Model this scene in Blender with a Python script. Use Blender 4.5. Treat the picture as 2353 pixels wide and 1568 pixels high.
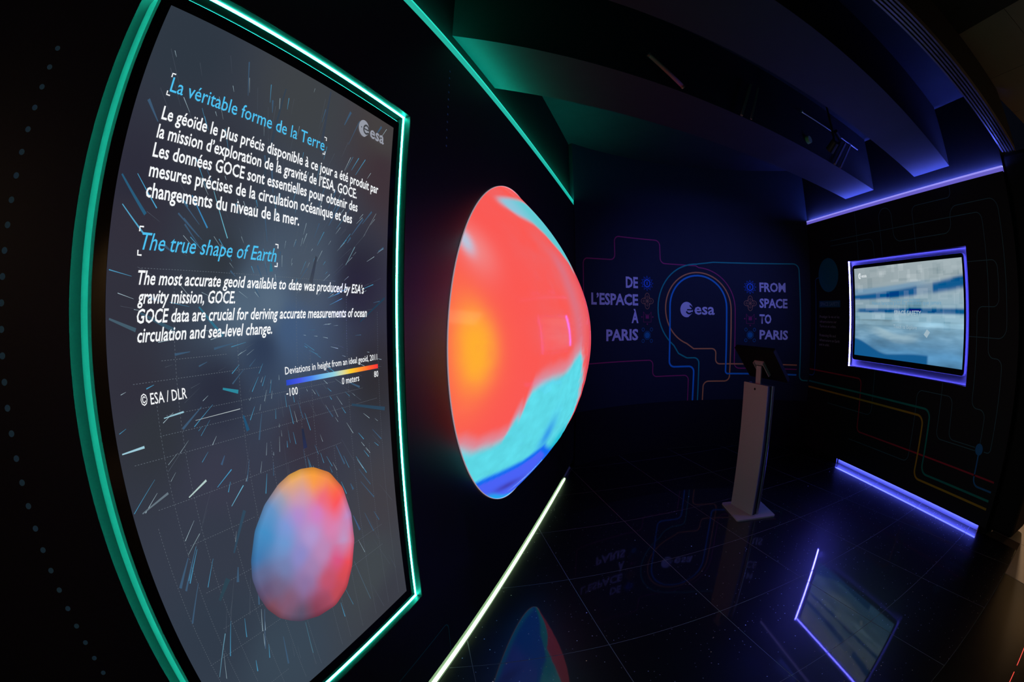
import bpy, bmesh, math, random
from math import sin, cos, pi, radians, sqrt, atan2, hypot
from mathutils import Matrix, Vector

# ------------------------------------------------------------------ camera, world, lights, exposure
SC = bpy.context.scene
for o in list(bpy.data.objects): bpy.data.objects.remove(o)
COL = SC.collection
CAM_H = 1.417
cam_data = bpy.data.cameras.new('camera')
cam = bpy.data.objects.new('camera', cam_data); COL.objects.link(cam)
cam_data.type = 'PANO'                                    # the photograph is a diagonal fisheye
cam_data.sensor_fit = 'HORIZONTAL'; cam_data.sensor_width = 36.0; cam_data.sensor_height = 24.0
for holder in (cam_data, getattr(cam_data, 'cycles', None)):
    for k, v in (('panorama_type', 'FISHEYE_EQUISOLID'), ('fisheye_lens', 1035.24 / 2353 * 36.0), ('fisheye_fov', pi)):
        try: setattr(holder, k, v)
        except Exception: pass
cam_data.clip_start = 0.02; cam_data.clip_end = 60
# camera frame: x right, y forward, z up, pitched 3.2 degrees down
PITCH, ROLL = -0.0555, -0.0045
cam.matrix_world = (Matrix.Translation((0, 0, CAM_H)) @ Matrix.Rotation(PITCH, 4, 'X') @ Matrix.Rotation(pi / 2, 4, 'X')
                    @ Matrix.Rotation(ROLL * -1 * -1, 4, 'Z'))
SC.camera = cam
world = bpy.data.worlds.new('world'); SC.world = world; world.use_nodes = True
world.node_tree.nodes['Background'].inputs[0].default_value = (0.004, 0.005, 0.010, 1)
world.node_tree.nodes['Background'].inputs[1].default_value = 0.35
SC.view_settings.view_transform = 'Standard'; SC.view_settings.look = 'None'
SC.view_settings.gamma = 1.0; SC.view_settings.exposure = 0.0; SC.view_settings.use_curve_mapping = False
SC.cycles.max_bounces = 6; SC.cycles.diffuse_bounces = 3; SC.cycles.glossy_bounces = 4
SC.cycles.caustics_reflective = False; SC.cycles.caustics_refractive = False
SC.cycles.sample_clamp_indirect = 4.0

def lamp(name, kind, loc, target, energy, color, label, cat, **kw):
    d = bpy.data.lights.new(name, kind); d.energy = energy; d.color = color
    for k, v in kw.items(): setattr(d, k, v)
    o = bpy.data.objects.new(name, d); COL.objects.link(o); o.location = loc
    o.rotation_euler = (Vector(target) - Vector(loc)).to_track_quat('-Z', 'Y').to_euler()
    return o
# blue wall washer aimed at the mural (its lamp head is built on the ceiling rail)
lamp('mural_washer_light', 'SPOT', (2.05, 2.20, 2.50), (1.95, 4.45, 1.48), 78.0, (0.13, 0.17, 1.0), '', '', spot_size=radians(76), spot_blend=1.0, shadow_soft_size=0.06)
# warm room lights outside the booth
lamp('outside_floor_light', 'SPOT', (6.3, 2.25, 2.6), (3.35, 0.75, 0), 170.0, (1.0, 0.70, 0.45), '', '', spot_size=radians(26), spot_blend=0.7, shadow_soft_size=0.12)
lamp('outside_room_light', 'AREA', (5.5, -1.7, 3.0), (4.6, 0.2, 0), 14.0, (1.0, 0.66, 0.40), '', '', shape='RECTANGLE', size=1.2, size_y=1.6)

lamp('outside_wall_washer_light', 'SPOT', (5.9, 0.9, 2.95), (7.0, 1.1, 1.9), 85.0, (1.0, 0.68, 0.38), '', '', spot_size=radians(95), spot_blend=0.9, shadow_soft_size=0.05)

# ------------------------------------------------------------------ helpers
def lin(c):
    if isinstance(c, str): c = tuple(int(c[i:i + 2], 16) / 255 for i in (0, 2, 4))
    return tuple((v / 12.92 if v <= 0.04045 else ((v + 0.055) / 1.055) ** 2.4) for v in c)
def mat(name, color=(0.5, 0.5, 0.5), rough=0.5, spec=0.5, metal=0.0, emit=None, strength=1.0, coat=0.0, coat_rough=0.03, noise=0.0, bump=0.0, nscale=30.0, attr=None):
    m = bpy.data.materials.new(name); m.use_nodes = True; nt = m.node_tree; b = nt.nodes['Principled BSDF']
    b.inputs['Base Color'].default_value = (*color, 1); b.inputs['Roughness'].default_value = rough
    b.inputs['Specular IOR Level'].default_value = spec; b.inputs['Metallic'].default_value = metal
    b.inputs['Coat Weight'].default_value = coat; b.inputs['Coat Roughness'].default_value = coat_rough
    if emit is not None:
        b.inputs['Emission Color'].default_value = (*emit, 1); b.inputs['Emission Strength'].default_value = strength
    if attr:
        a = nt.nodes.new('ShaderNodeAttribute'); a.attribute_name = attr
        nt.links.new(a.outputs['Color'], b.inputs['Emission Color']); b.inputs['Emission Strength'].default_value = strength
    if noise or bump:
        tc = nt.nodes.new('ShaderNodeTexCoord'); n = nt.nodes.new('ShaderNodeTexNoise'); n.inputs['Scale'].default_value = nscale
        nt.links.new(tc.outputs['Object'], n.inputs['Vector'])
        if noise:
            mx = nt.nodes.new('ShaderNodeMixRGB'); mx.inputs[0].default_value = 1.0
            rp = nt.nodes.new('ShaderNodeMapRange'); rp.inputs[3].default_value = 1 - noise; rp.inputs[4].default_value = 1 + noise
            nt.links.new(n.outputs['Fac'], rp.inputs[0]); mx.blend_type = 'MULTIPLY'
            mx.inputs[1].default_value = (*color, 1); nt.links.new(rp.outputs[0], mx.inputs[2]); nt.links.new(mx.outputs[0], b.inputs['Base Color'])
        if bump:
            bp = nt.nodes.new('ShaderNodeBump'); bp.inputs['Strength'].default_value = bump; bp.inputs['Distance'].default_value = 0.002
            nt.links.new(n.outputs['Fac'], bp.inputs['Height']); nt.links.new(bp.outputs[0], b.inputs['Normal'])
    return m
class MB:
    def __init__(s): s.v = []; s.f = []; s.c = None
    def add(s, vs, fs):
        n = len(s.v); s.v += [tuple(v) for v in vs]; s.f += [tuple(i + n for i in f) for f in fs]; return s
    def box(s, x0, x1, y0, y1, z0, z1):
        return s.add([(x0, y0, z0), (x1, y0, z0), (x1, y1, z0), (x0, y1, z0), (x0, y0, z1), (x1, y0, z1), (x1, y1, z1), (x0, y1, z1)],
                     [(0, 3, 2, 1), (4, 5, 6, 7), (0, 1, 5, 4), (1, 2, 6, 5), (2, 3, 7, 6), (3, 0, 4, 7)])
    def prism(s, poly, z0, z1):
        n = len(poly)
        return s.add([(x, y, z0) for x, y in poly] + [(x, y, z1) for x, y in poly],
                     [tuple(range(n - 1, -1, -1)), tuple(range(n, 2 * n))] + [(i, (i + 1) % n, (i + 1) % n + n, i + n) for i in range(n)])
    def plate(s, poly, y0, y1):
        """outline in the x-z plane, thickness along y (y0 is the front)"""
        n = len(poly)
        return s.add([(x, y0, z) for x, z in poly] + [(x, y1, z) for x, z in poly],
                     [tuple(range(n)), tuple(range(2 * n - 1, n - 1, -1))] + [(i, i + n, (i + 1) % n + n, (i + 1) % n) for i in range(n)])
    def tube(s, p, q, r, n=12, r2=None):
        p, q = Vector(p), Vector(q); d = (q - p).normalized(); a = d.orthogonal().normalized(); b = d.cross(a); r2 = r if r2 is None else r2
        vs = [p + (a * cos(2 * pi * i / n) + b * sin(2 * pi * i / n)) * r for i in range(n)] + [q + (a * cos(2 * pi * i / n) + b * sin(2 * pi * i / n)) * r2 for i in range(n)]
        return s.add(vs, [tuple(range(n - 1, -1, -1)), tuple(range(n, 2 * n))] + [(i, (i + 1) % n, (i + 1) % n + n, i + n) for i in range(n)])
    def build(s, name, m=None, parent=None, mw=None, bevel=0.0, smooth=False, **props):
        me = bpy.data.meshes.new(name); me.from_pydata(s.v, [], s.f); me.update()
        if m: me.materials.append(m)
        o = bpy.data.objects.new(name, me); COL.objects.link(o)
        if parent: o.parent = parent
        if mw is not None: o.matrix_world = mw
        if smooth:
            for p in me.polygons: p.use_smooth = True
        if bevel:
            b = o.modifiers.new('bevel', 'BEVEL'); b.width = bevel; b.segments = 2; b.limit_method = 'ANGLE'
        for k, v in props.items(): o[k] = v
        return o
def thing(name, label, cat, mw=None, group=None):
    o = bpy.data.objects.new(name, None); COL.objects.link(o); o.empty_display_size = 0.1
    if mw is not None: o.matrix_world = mw
    o['label'] = label; o['category'] = cat
    if group: o['group'] = group
    return o
def tag(o, label, cat, group=None):
    o['label'] = label; o['category'] = cat
    if group: o['group'] = group
    return o
def struct(o): o['kind'] = 'structure'; return o

def rrect(x0, x1, z0, z1, r, n=6):
    out = []
    for cx, cz, a0 in ((x1 - r, z0 + r, -90), (x1 - r, z1 - r, 0), (x0 + r, z1 - r, 90), (x0 + r, z0 + r, 180)):
        for i in range(n + 1):
            a = radians(a0 + 90 * i / n); out.append((cx + r * cos(a), cz + r * sin(a)))
    return out
def clip_poly(poly, nx, ny, d):
    """keep nx*x + ny*y <= d"""
    out = []
    for i in range(len(poly)):
        p, q = poly[i], poly[(i + 1) % len(poly)]
        a, b = nx * p[0] + ny * p[1] - d, nx * q[0] + ny * q[1] - d
        if a <= 0: out.append(p)
        if (a < 0 < b) or (b < 0 < a):
            t = a / (a - b); out.append((p[0] + t * (q[0] - p[0]), p[1] + t * (q[1] - p[1])))
    return out
def inset(poly, d):
    cx = sum(p[0] for p in poly) / len(poly); cy = sum(p[1] for p in poly) / len(poly); out = []
    n = len(poly)
    for i in range(n):
        a, b, c = Vector(poly[i - 1]), Vector(poly[i]), Vector(poly[(i + 1) % n])
        u, v = (b - a), (c - b)
        if u.length < 1e-6 or v.length < 1e-6: return None
        u.normalize(); v.normalize(); n1 = Vector((-u.y, u.x)); n2 = Vector((-v.y, v.x))
        k = 1 + n1.dot(n2)
        if k < 0.05: return None
        out.append(tuple(b + (n1 + n2) * (d / k)))
    return out

# wall frames: x runs in reading direction along the wall, y goes into the wall, z up
AZ = radians(17.46)
WL = Matrix.Translation((-0.666 * cos(AZ), 0.666 * sin(AZ), 0)) @ Matrix.Rotation(pi / 2 - AZ, 4, 'Z')
WR = Matrix.Translation((3.215, 0, 0)) @ Matrix.Rotation(-pi / 2, 4, 'Z')
def wl(a, y=0.0): p = WL @ Vector((a, y, 0)); return (p.x, p.y)
ARC_C, ARC_R = (1.8694, 2.3281), 2.15                     # the mural wall is a concave arc
def arc(s, z, out=0.0):
    a = s / ARC_R; r = ARC_R - out
    return (ARC_C[0] + r * sin(a), ARC_C[1] + r * cos(a), z)
flat = lambda a, z, out=0.0: (a, -out, z)

def fillet(pts, r, closed=False, n=7):
    if r <= 0: return list(pts)
    out = []; N = len(pts)
    for i in range(N):
        if not closed and i in (0, N - 1): out.append(pts[i]); continue
        a, b, c = Vector(pts[i - 1]), Vector(pts[i]), Vector(pts[(i + 1) % N])
        u, v = (a - b), (c - b); lu, lv = u.length, v.length
        if lu < 1e-6 or lv < 1e-6: continue
        u /= lu; v /= lv; ang = u.angle(v)
        if ang > pi - 0.05: out.append(pts[i]); continue
        t = min(r / math.tan(ang / 2), lu * 0.49, lv * 0.49); rr = t * math.tan(ang / 2)
        ctr = b + (u + v).normalized() * (rr / sin(ang / 2)); p0 = b + u * t - ctr; p1 = b + v * t - ctr
        a0 = atan2(p0.y, p0.x); da = (atan2(p1.y, p1.x) - a0 + pi) % (2 * pi) - pi
        for k in range(n + 1): out.append((ctr.x + rr * cos(a0 + da * k / n), ctr.y + rr * sin(a0 + da * k / n)))
    return out
def ribbon(mb, pts, w, fn, out=0.001, closed=False, step=0.04):
    P = []
    seq = list(pts) + ([pts[0]] if closed else [])
    for i in range(len(seq) - 1):
        p, q = seq[i], seq[i + 1]; k = max(1, int(hypot(q[0] - p[0], q[1] - p[1]) / step))
        for j in range(k): P.append((p[0] + (q[0] - p[0]) * j / k, p[1] + (q[1] - p[1]) * j / k))
    if not closed: P.append(seq[-1])
    n = len(P); vs = []
    for i in range(n):
        a = P[i - 1] if (i or closed) else P[i]; b = P[(i + 1) % n] if (i < n - 1 or closed) else P[i]
        d = Vector((b[0] - a[0], b[1] - a[1]))
        if d.length < 1e-9: d = Vector((1, 0))
        d.normalize(); nx, nz = -d.y * w / 2, d.x * w / 2
        vs += [fn(P[i][0] + nx, P[i][1] + nz, out), fn(P[i][0] - nx, P[i][1] - nz, out)]
    m = n if closed else n - 1
    mb.add(vs, [(2 * i, 2 * i + 1, 2 * ((i + 1) % n) + 1, 2 * ((i + 1) % n)) for i in range(m)])
    return mb
def disc(mb, cx, cz, rx, rz, fn, out=0.001, n=28, a0=0.0):
    mb.add([fn(cx + rx * cos(a0 + 2 * pi * i / n), cz + rz * sin(a0 + 2 * pi * i / n), out) for i in range(n)], [tuple(range(n))]); return mb

_cap = [None]
def text_mesh(txt, bold=0.0, shear=0.0):
    c = bpy.data.curves.new('lettering', 'FONT'); c.body = txt; c.size = 1.0; c.offset = bold; c.shear = shear
    c.resolution_u = 2; c.fill_mode = 'FRONT' if hasattr(c, 'fill_mode') else c.fill_mode
    o = bpy.data.objects.new('lettering', c); COL.objects.link(o)
    bpy.context.view_layer.update()
    me = bpy.data.meshes.new_from_object(o.evaluated_get(bpy.context.evaluated_depsgraph_get()))
    bpy.data.objects.remove(o); return me
def text(name, txt, x0, x1, zb, cap, m, parent, fn=flat, out=0.001, bold=0.0, shear=0.0, mw=None):
    if _cap[0] is None:
        h = text_mesh('H'); _cap[0] = max(v.co.y for v in h.vertices)
    me = text_mesh(txt, bold, shear)
    xs = [v.co.x for v in me.vertices]; a, b = min(xs), max(xs); kx = (x1 - x0) / (b - a); kz = cap / _cap[0]
    if fn is arc and len(me.vertices): pass
    for v in me.vertices: v.co = Vector(fn(x0 + (v.co.x - a) * kx, zb + v.co.y * kz, out))
    me.materials.clear(); me.materials.append(m); me.name = name
    o = bpy.data.objects.new(name, me); COL.objects.link(o)
    if parent: o.parent = parent
    return o

# ------------------------------------------------------------------ materials
M_wall = mat('black_wall_paint', (0.012, 0.012, 0.014), 0.42, 0.35, noise=0.25, bump=0.05, nscale=60)
M_clad = mat('satin_black_cladding', (0.016, 0.015, 0.018), 0.6, 0.22, noise=0.2, bump=0.04, nscale=90)
M_cladL = mat('satin_black_cladding_geoid_side', (0.020, 0.018, 0.019), 0.42, 0.5, noise=0.2, bump=0.04, nscale=90)
M_upper = mat('matt_black_upper_wall', (0.007, 0.007, 0.008), 0.8, 0.2, noise=0.2, nscale=20)
M_niche = mat('grey_niche_lining', (0.013, 0.0135, 0.014), 0.5, 0.3, noise=0.06, nscale=40)
M_kick = mat('white_kick_board', (0.55, 0.56, 0.58), 0.5, 0.3, noise=0.06, nscale=30)
M_mural = mat('navy_mural_print', (0.009, 0.016, 0.024), 0.6, 0.25, noise=0.15, nscale=12)
M_ceil = mat('dark_ceiling', (0.022, 0.024, 0.034), 0.8, 0.2, noise=0.2, nscale=8)
M_beam = mat('grey_beam_paint', (0.027, 0.030, 0.038), 0.7, 0.2, noise=0.12, nscale=10)
M_beamside = mat('black_beam_side', (0.02, 0.02, 0.022), 0.8, 0.15, noise=0.1, nscale=10)
M_alu = mat('brushed_aluminium', (0.55, 0.55, 0.57), 0.35, 0.5, metal=0.9, noise=0.08, nscale=50)
M_rail = mat('aluminium_track', (0.20, 0.18, 0.17), 0.38, 0.5, metal=0.5, noise=0.2, nscale=5)
M_bezel = mat('black_glass_bezel', (0.006, 0.006, 0.007), 0.12, 0.5)
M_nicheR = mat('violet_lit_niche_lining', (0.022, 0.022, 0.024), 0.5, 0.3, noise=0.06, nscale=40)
M_case = mat('grey_display_casing', (0.075, 0.078, 0.08), 0.4, 0.5, noise=0.05, nscale=40)
M_kiosk = mat('silver_powder_coat', (0.46, 0.46, 0.49), 0.55, 0.35, noise=0.05, nscale=60)
M_kioskdark = mat('kiosk_dark_channel', (0.06, 0.06, 0.07), 0.4, 0.4, noise=0.05)
M_tab = mat('black_tablet_plastic', (0.008, 0.008, 0.009), 0.5, 0.25, noise=0.1)
M_hole = mat('black_lock', (0.003, 0.003, 0.003), 0.5, 0.3)
M_beige = mat('beige_floor_tile', (0.55, 0.42, 0.30), 0.35, 0.4, noise=0.06, nscale=6)
M_beigegrout = mat('brown_grout', (0.12, 0.08, 0.05), 0.8, 0.2)
M_thresh = mat('dark_brown_gloss_floor', (0.018, 0.014, 0.011), 0.22, 0.5, noise=0.3, nscale=9)
M_outwall = mat('beige_outside_wall', (0.55, 0.44, 0.30), 0.7, 0.2, noise=0.08, nscale=3)
M_outceil = mat('grey_outside_ceiling', (0.30, 0.24, 0.24), 0.8, 0.2, noise=0.1, nscale=4)
M_door = mat('grey_outside_door', (0.22, 0.20, 0.16), 0.6, 0.3, noise=0.05)
def led(name, c, s): return mat(name, (0.8, 0.8, 0.8), 0.5, 0.2, emit=c, strength=s)
L_green = led('green_led', (0.022, 1.0, 0.66), 70.0)
L_purple = led('violet_led', (0.10, 0.095, 1.0), 130.0)
L_coveG = led('teal_recess_glow', (0.0, 0.60, 0.43), 0.72)
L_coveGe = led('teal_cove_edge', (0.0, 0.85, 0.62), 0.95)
L_coveGup = led('teal_cove_led', (0.01, 1.0, 0.62), 42.0)
L_coveP = led('violet_recess_glow', (0.20, 0.16, 0.95), 0.55)
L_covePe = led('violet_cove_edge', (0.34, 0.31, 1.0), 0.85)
L_covePup = led('violet_cove_led', (0.09, 0.13, 1.0), 150.0)
L_floorG = led('pale_green_led_reflection', (0.62, 1.0, 0.50), 3.2)
L_kickP = led('violet_kick_led', (0.085, 0.105, 1.0), 17.0)
L_red = led('red_led_reflection', (1.0, 0.03, 0.01), 0.9)

def floor_material():
    m = mat('black_speckled_tile', (0.006, 0.007, 0.010), 0.36, 0.4, coat=1.0, coat_rough=0.035)
    nt = m.node_tree; b = nt.nodes['Principled BSDF']; b.inputs['Coat IOR'].default_value = 1.5
    tc = nt.nodes.new('ShaderNodeTexCoord'); vo = nt.nodes.new('ShaderNodeTexVoronoi'); vo.inputs['Scale'].default_value = 42.0
    nt.links.new(tc.outputs['Object'], vo.inputs['Vector'])
    near = nt.nodes.new('ShaderNodeMath'); near.operation = 'LESS_THAN'; near.inputs[1].default_value = 0.115
    nt.links.new(vo.outputs['Distance'], near.inputs[0])
    sep = nt.nodes.new('ShaderNodeSeparateColor'); nt.links.new(vo.outputs['Color'], sep.inputs[0])
    few = nt.nodes.new('ShaderNodeMath'); few.operation = 'GREATER_THAN'; few.inputs[1].default_value = 0.55
    nt.links.new(sep.outputs[0], few.inputs[0])
    mul = nt.nodes.new('ShaderNodeMath'); mul.operation = 'MULTIPLY'; nt.links.new(near.outputs[0], mul.inputs[0]); nt.links.new(few.outputs[0], mul.inputs[1])
    mx = nt.nodes.new('ShaderNodeMixRGB'); mx.inputs[1].default_value = (0.006, 0.007, 0.010, 1); mx.inputs[2].default_value = (1, 0.97, 0.92, 1)
    nt.links.new(mul.outputs[0], mx.inputs[0]); nt.links.new(mx.outputs[0], b.inputs['Base Color'])
    n = nt.nodes.new('ShaderNodeTexNoise'); n.inputs['Scale'].default_value = 260.0; nt.links.new(tc.outputs['Object'], n.inputs['Vector'])
    bp = nt.nodes.new('ShaderNodeBump'); bp.inputs['Strength'].default_value = 0.10; bp.inputs['Distance'].default_value = 0.0006
    nt.links.new(n.outputs['Fac'], bp.inputs['Height'])
    # each fleck is a tiny mirror-like flake with its own tilt
    sub = nt.nodes.new('ShaderNodeVectorMath'); sub.operation = 'SUBTRACT'; sub.inputs[1].default_value = (.5, .5, .5); nt.links.new(vo.outputs['Color'], sub.inputs[0])
    sc = nt.nodes.new('ShaderNodeVectorMath'); sc.operation = 'SCALE'; nt.links.new(sub.outputs[0], sc.inputs[0]); nt.links.new(mul.outputs[0], sc.inputs['Scale'])
    ad = nt.nodes.new('ShaderNodeVectorMath'); ad.operation = 'ADD'; nt.links.new(sc.outputs[0], ad.inputs[0]); nt.links.new(bp.outputs[0], ad.inputs[1])
    nm = nt.nodes.new('ShaderNodeVectorMath'); nm.operation = 'NORMALIZE'; nt.links.new(ad.outputs[0], nm.inputs[0])
    nt.links.new(nm.outputs[0], b.inputs['Normal']); nt.links.new(mul.outputs[0], b.inputs['Metallic'])
    return m
M_tile = floor_material()
M_grout = mat('grey_grout', (0.34, 0.36, 0.40), 0.7, 0.3)

# ------------------------------------------------------------------ floor
TR = (3.55, 0.0)
THR = (0.212, -1.0)                                        # entrance threshold line: 0.212 x - y <= c keeps the booth side
THC = 0.212 * 2.793 - 0.795
def booth_clip(poly):
    ln = wl(0, 0.0); nx, ny = -cos(AZ), sin(AZ)             # keep the room side of the left wall (to the base of its kick)
    d = nx * ln[0] + ny * ln[1] + 0.034
    poly = clip_poly(poly, nx, ny, d)
    if poly: poly = clip_poly(poly, 1, 0, 3.249)
    if poly: poly = clip_poly(poly, THR[0], THR[1], THC)
    if poly: poly = clip_poly(poly, 0, 1, 4.45)
    return poly
outer = booth_clip([(-3, -2), (5, -2), (5, 6), (-3, 6)])
floor = struct(MB().prism(outer, -0.05, -0.0006).build('floor', M_grout))
TA = radians(11.17); TX = Vector((cos(TA), sin(TA))); TY = Vector((-sin(TA), cos(TA)))
for i in range(-6, 8):
    for j in range(-4, 8):
        s0, t0 = 0.7035 + 0.6 * i, 1.3936 + 0.6 * j
        q = [tuple(TX * s + TY * t) for s, t in ((s0, t0), (s0 + 0.6, t0), (s0 + 0.6, t0 + 0.6), (s0, t0 + 0.6))]
        q = booth_clip(q)
        if len(q) < 3: continue
        area = abs(sum(q[k - 1][0] * q[k][1] - q[k][0] * q[k - 1][1] for k in range(len(q)))) / 2
        if area < 0.004 or max(p[1] for p in q) < -0.9: continue
        q = inset(q, 0.0017)
        if not q: continue
        MB().prism(q, -0.010, 0.0).build('floor_tile', M_tile, floor)
# dark strip in front of the threshold, beige tiles outside
dark = clip_poly([(-2.6, -2.2), (2.87, -2.2), (2.87, 1.3), (-2.6, 1.3)], -THR[0], -THR[1], -THC - 0.004)
dark = clip_poly(dark, -cos(AZ), sin(AZ), 0.666 + 0.034)
struct(MB().prism(dark, -0.05, 0.0).build('floor_entrance', M_thresh))
fo = struct(MB().box(2.874, 7.4, -2.2, 4.0, -0.05, -0.002).build('floor_outside', M_beigegrout))
for i in range(8):
    for j in range(7):
        x0, y0 = 2.876 + 0.5 * i, 1.56 - 0.5 * j
        q = [(x0, y0 - 0.497), (x0 + 0.497, y0 - 0.497), (x0 + 0.497, y0), (x0, y0)]
        if x0 < 3.3: q = clip_poly(q, -THR[0], -THR[1], -THC - 0.004)
        if len(q) > 2: MB().prism(q, -0.01, 0.0).build('outside_floor_tile', M_beige, fo)

# ------------------------------------------------------------------ wall on the geoid side (wall_left)
A0, A1 = -1.6, 4.03                                         # along-wall extent
NX0, NX1, NZ0, NZ1 = 0.161, 1.100, 0.490, 2.035             # niche of the tall display
def wall_with_niche(x0, x1, y0, y1, z0, z1, n, mb=None):
    mb = mb or MB(); a, b, c, d = n
    mb.box(x0, a, y0, y1, z0, z1); mb.box(b, x1, y0, y1, z0, z1); mb.box(a, b, y0, y1, z0, c); mb.box(a, b, y0, y1, d, z1); return mb
nL = (NX0, NX1, NZ0, NZ1)
wleft = struct(wall_with_niche(A0, A1, 0.034, 0.16, 0, 3.08, nL).build('wall_left', M_upper, mw=WL))
wall_with_niche(A0, A1, 0.0, 0.034, 0.07, 2.447, nL).build('wall_cladding', M_cladL, wleft)
MB().box(NX0 - .01, NX1 + .01, 0.051, 0.06, NZ0 - .01, NZ1 + .01).build('niche_back', M_niche, wleft)
nl = MB(); t = 0.0015
nl.box(NX0, NX0 + t, 0.001, 0.051, NZ0, NZ1); nl.box(NX1 - t, NX1, 0.001, 0.051, NZ0, NZ1); nl.box(NX0, NX1, 0.001, 0.051, NZ0, NZ0 + t); nl.box(NX0, NX1, 0.001, 0.051, NZ1 - t, NZ1)
nl.build('niche_lining', M_niche, wleft)
MB().box(A0, 4.0, 0.031, 0.034, 0.0, 0.07).build('kick_board', M_kick, wleft)

def led_frame(x0, x1, z0, z1, m, mw, name, label, cat, y0=0.0215, y1=0.0265, v0=0.019, v1=0.026):
    f = thing(name, label, cat, mw)
    t = 0.0015; d = 0.0015
    MB().box(x0 + t, x0 + t + d, y0, y1, z0 + t, z1 - t).build('led_strip', m, f); MB().box(x1 - t - d, x1 - t, y0, y1, z0 + t, z1 - t).build('led_strip', m, f)
    MB().box(x0 + t + d, x1 - t - d, v0, v1, z1 - t - d, z1 - t).build('led_strip', m, f); MB().box(x0 + t + d, x1 - t - d, v0, v1, z0 + t, z0 + t + d).build('led_strip', m, f)
    return f
led_frame(*nL, L_green, WL, 'light_frame', 'green glowing LED strip frame lining the recess of the tall upright screen', 'light')

def display(name, label, mw, case, area, nu, nv, paint, r=0.012, emis=1.0, M_case=M_case):
    x0, x1, z0, z1 = case; t = thing(name, label, 'screen', mw)
    c = 0.005
    o = rrect(x0, x1, z0, z1, r); i = rrect(x0 + c, x1 - c, z0 + c, z1 - c, max(r - c, 0.002)); n = len(o)
    mb = MB(); mb.add([(a, 0.004, b) for a, b in o] + [(a, 0.050, b) for a, b in o], [(k, k + n, (k + 1) % n + n, (k + 1) % n) for k in range(n)])
    mb.build('casing', M_case, t)
    mb = MB(); mb.add([(a, 0.004, b) for a, b in o] + [(a, -0.001, b) for a, b in i], [(k, (k + 1) % n, (k + 1) % n + n, k + n) for k in range(n)])
    mb.build('edge_trim', M_case, t)
    MB().plate(i, -0.001, 0.045).build('bezel', M_bezel, t)
    a0, a1, b0, b1 = area
    mb = MB(); vs = []; cols = []
    for j in range(nv + 1):
        for k in range(nu + 1):
            x = a0 + (a1 - a0) * k / nu; z = b0 + (b1 - b0) * j / nv; vs.append((x, -0.002, z)); cols.append(paint(x, z))
    mb.add(vs, [(j * (nu + 1) + k, j * (nu + 1) + k + 1, (j + 1) * (nu + 1) + k + 1, (j + 1) * (nu + 1) + k) for j in range(nv) for k in range(nu)])
    s = mb.build('screen_panel', mat(name + '_picture', (0.003, 0.003, 0.003), 0.32, 0.16, attr='picture', strength=emis), t)
    at = s.data.color_attributes.new('picture', 'FLOAT_COLOR', 'POINT')
    for q, cc in enumerate(cols): at.data[q].color = (*cc, 1)
    return t
def shepard(pts, p=3.0, sx=1.0, sz=1.0, eps=1e-5):
    P = [(a, b, lin(c)) for a, b, c in pts]
    def f(x, z):
        w = 0; r = [0, 0, 0]
        for a, b, c in P:
            d = ((x - a) * sx) ** 2 + ((z - b) * sz) ** 2 + eps; k = 1 / d ** (p / 2); w += k
            r[0] += k * c[0]; r[1] += k * c[1]; r[2] += k * c[2]
        return (r[0] / w, r[1] / w, r[2] / w)
    return f
BG = [(0.296,1.896,'2e3742'),(0.636,1.894,'3e4246'),(0.973,1.804,'3e3238'),(0.435,1.673,'32343e'),(0.265,1.575,'32303c'),(0.587,1.446,'54687c'),(0.519,1.43,'506478'),(0.875,1.502,'262430'),(0.688,1.501,'485462'),(0.945,1.284,'2c2c30'),(0.454,1.52,'30363e'),(0.448,1.298,'2a2e3e'),(0.562,1.365,'2e3c54'),(0.3,1.25,'30343c'),(0.422,1.148,'383a4a'),(0.669,1.175,'36323e'),(0.944,0.924,'403e44'),(0.844,0.762,'40464a'),(0.388,1.031,'343a48'),(0.321,0.862,'303a48'),(0.462,0.711,'384654'),(0.92,0.591,'3a3c44'),(0.268,1.321,'30303c'),(0.959,1.917,'444040'),(0.256,1.628,'2c2c3a'),(0.259,1.447,'30303c'),(0.64,1.40,'405878')]  # blue glow at mid height also holds the wide screen's reflection, painted in
tall = display('tall_display', 'tall upright screen with white French and English text about the shape of Earth', WL,
               (0.197, 1.040, 0.535, 1.990), (0.228, 1.006, 0.575, 1.957), 60, 100, shepard(BG, 3.0))
W_txt = mat('screen_white_text', (0.01, 0.01, 0.01), 0.1, 0.3, emit=(0.92, 0.94, 0.96), strength=1.0)
B_txt = mat('screen_blue_text', (0.01, 0.01, 0.01), 0.1, 0.3, emit=lin('4cc0f0'), strength=1.0)
G_txt = mat('screen_grey_logo', (0.01, 0.01, 0.01), 0.1, 0.3, emit=lin('9498a4'), strength=1.0)
def tl(txt, x0, x1, z, cap=0.0232, m=W_txt, b=0.016, sh=0.0): return text('text_line', txt, x0, x1, z, cap, m, tall, flat, 0.0040, b, sh)
tl('La véritable forme de la Terre', 0.290, 0.720, 1.7925, 0.0275, B_txt, 0.004)
tl('Le géoïde le plus précis disponible à ce jour a été produit par', 0.288, 0.949, 1.7405)
tl("la mission d’exploration de la gravité de l’ESA, GOCE.", 0.287, 0.857, 1.7075)
tl('Les données GOCE sont essentielles pour obtenir des', 0.287, 0.863, 1.6750)
tl('mesures précises de la circulation océanique et des', 0.287, 0.843, 1.6420)
tl('changements du niveau de la mer.', 0.287, 0.660, 1.6090)
tl('The true shape of Earth', 0.290, 0.599, 1.5280, 0.0260, B_txt, 0.004, 0.28)
tl("The most accurate geoid available to date was produced by ESA’s", 0.287, 0.900, 1.4760, 0.0205, sh=0.25)
tl('gravity mission, GOCE.', 0.287, 0.495, 1.4480, 0.0205, sh=0.25)
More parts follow.
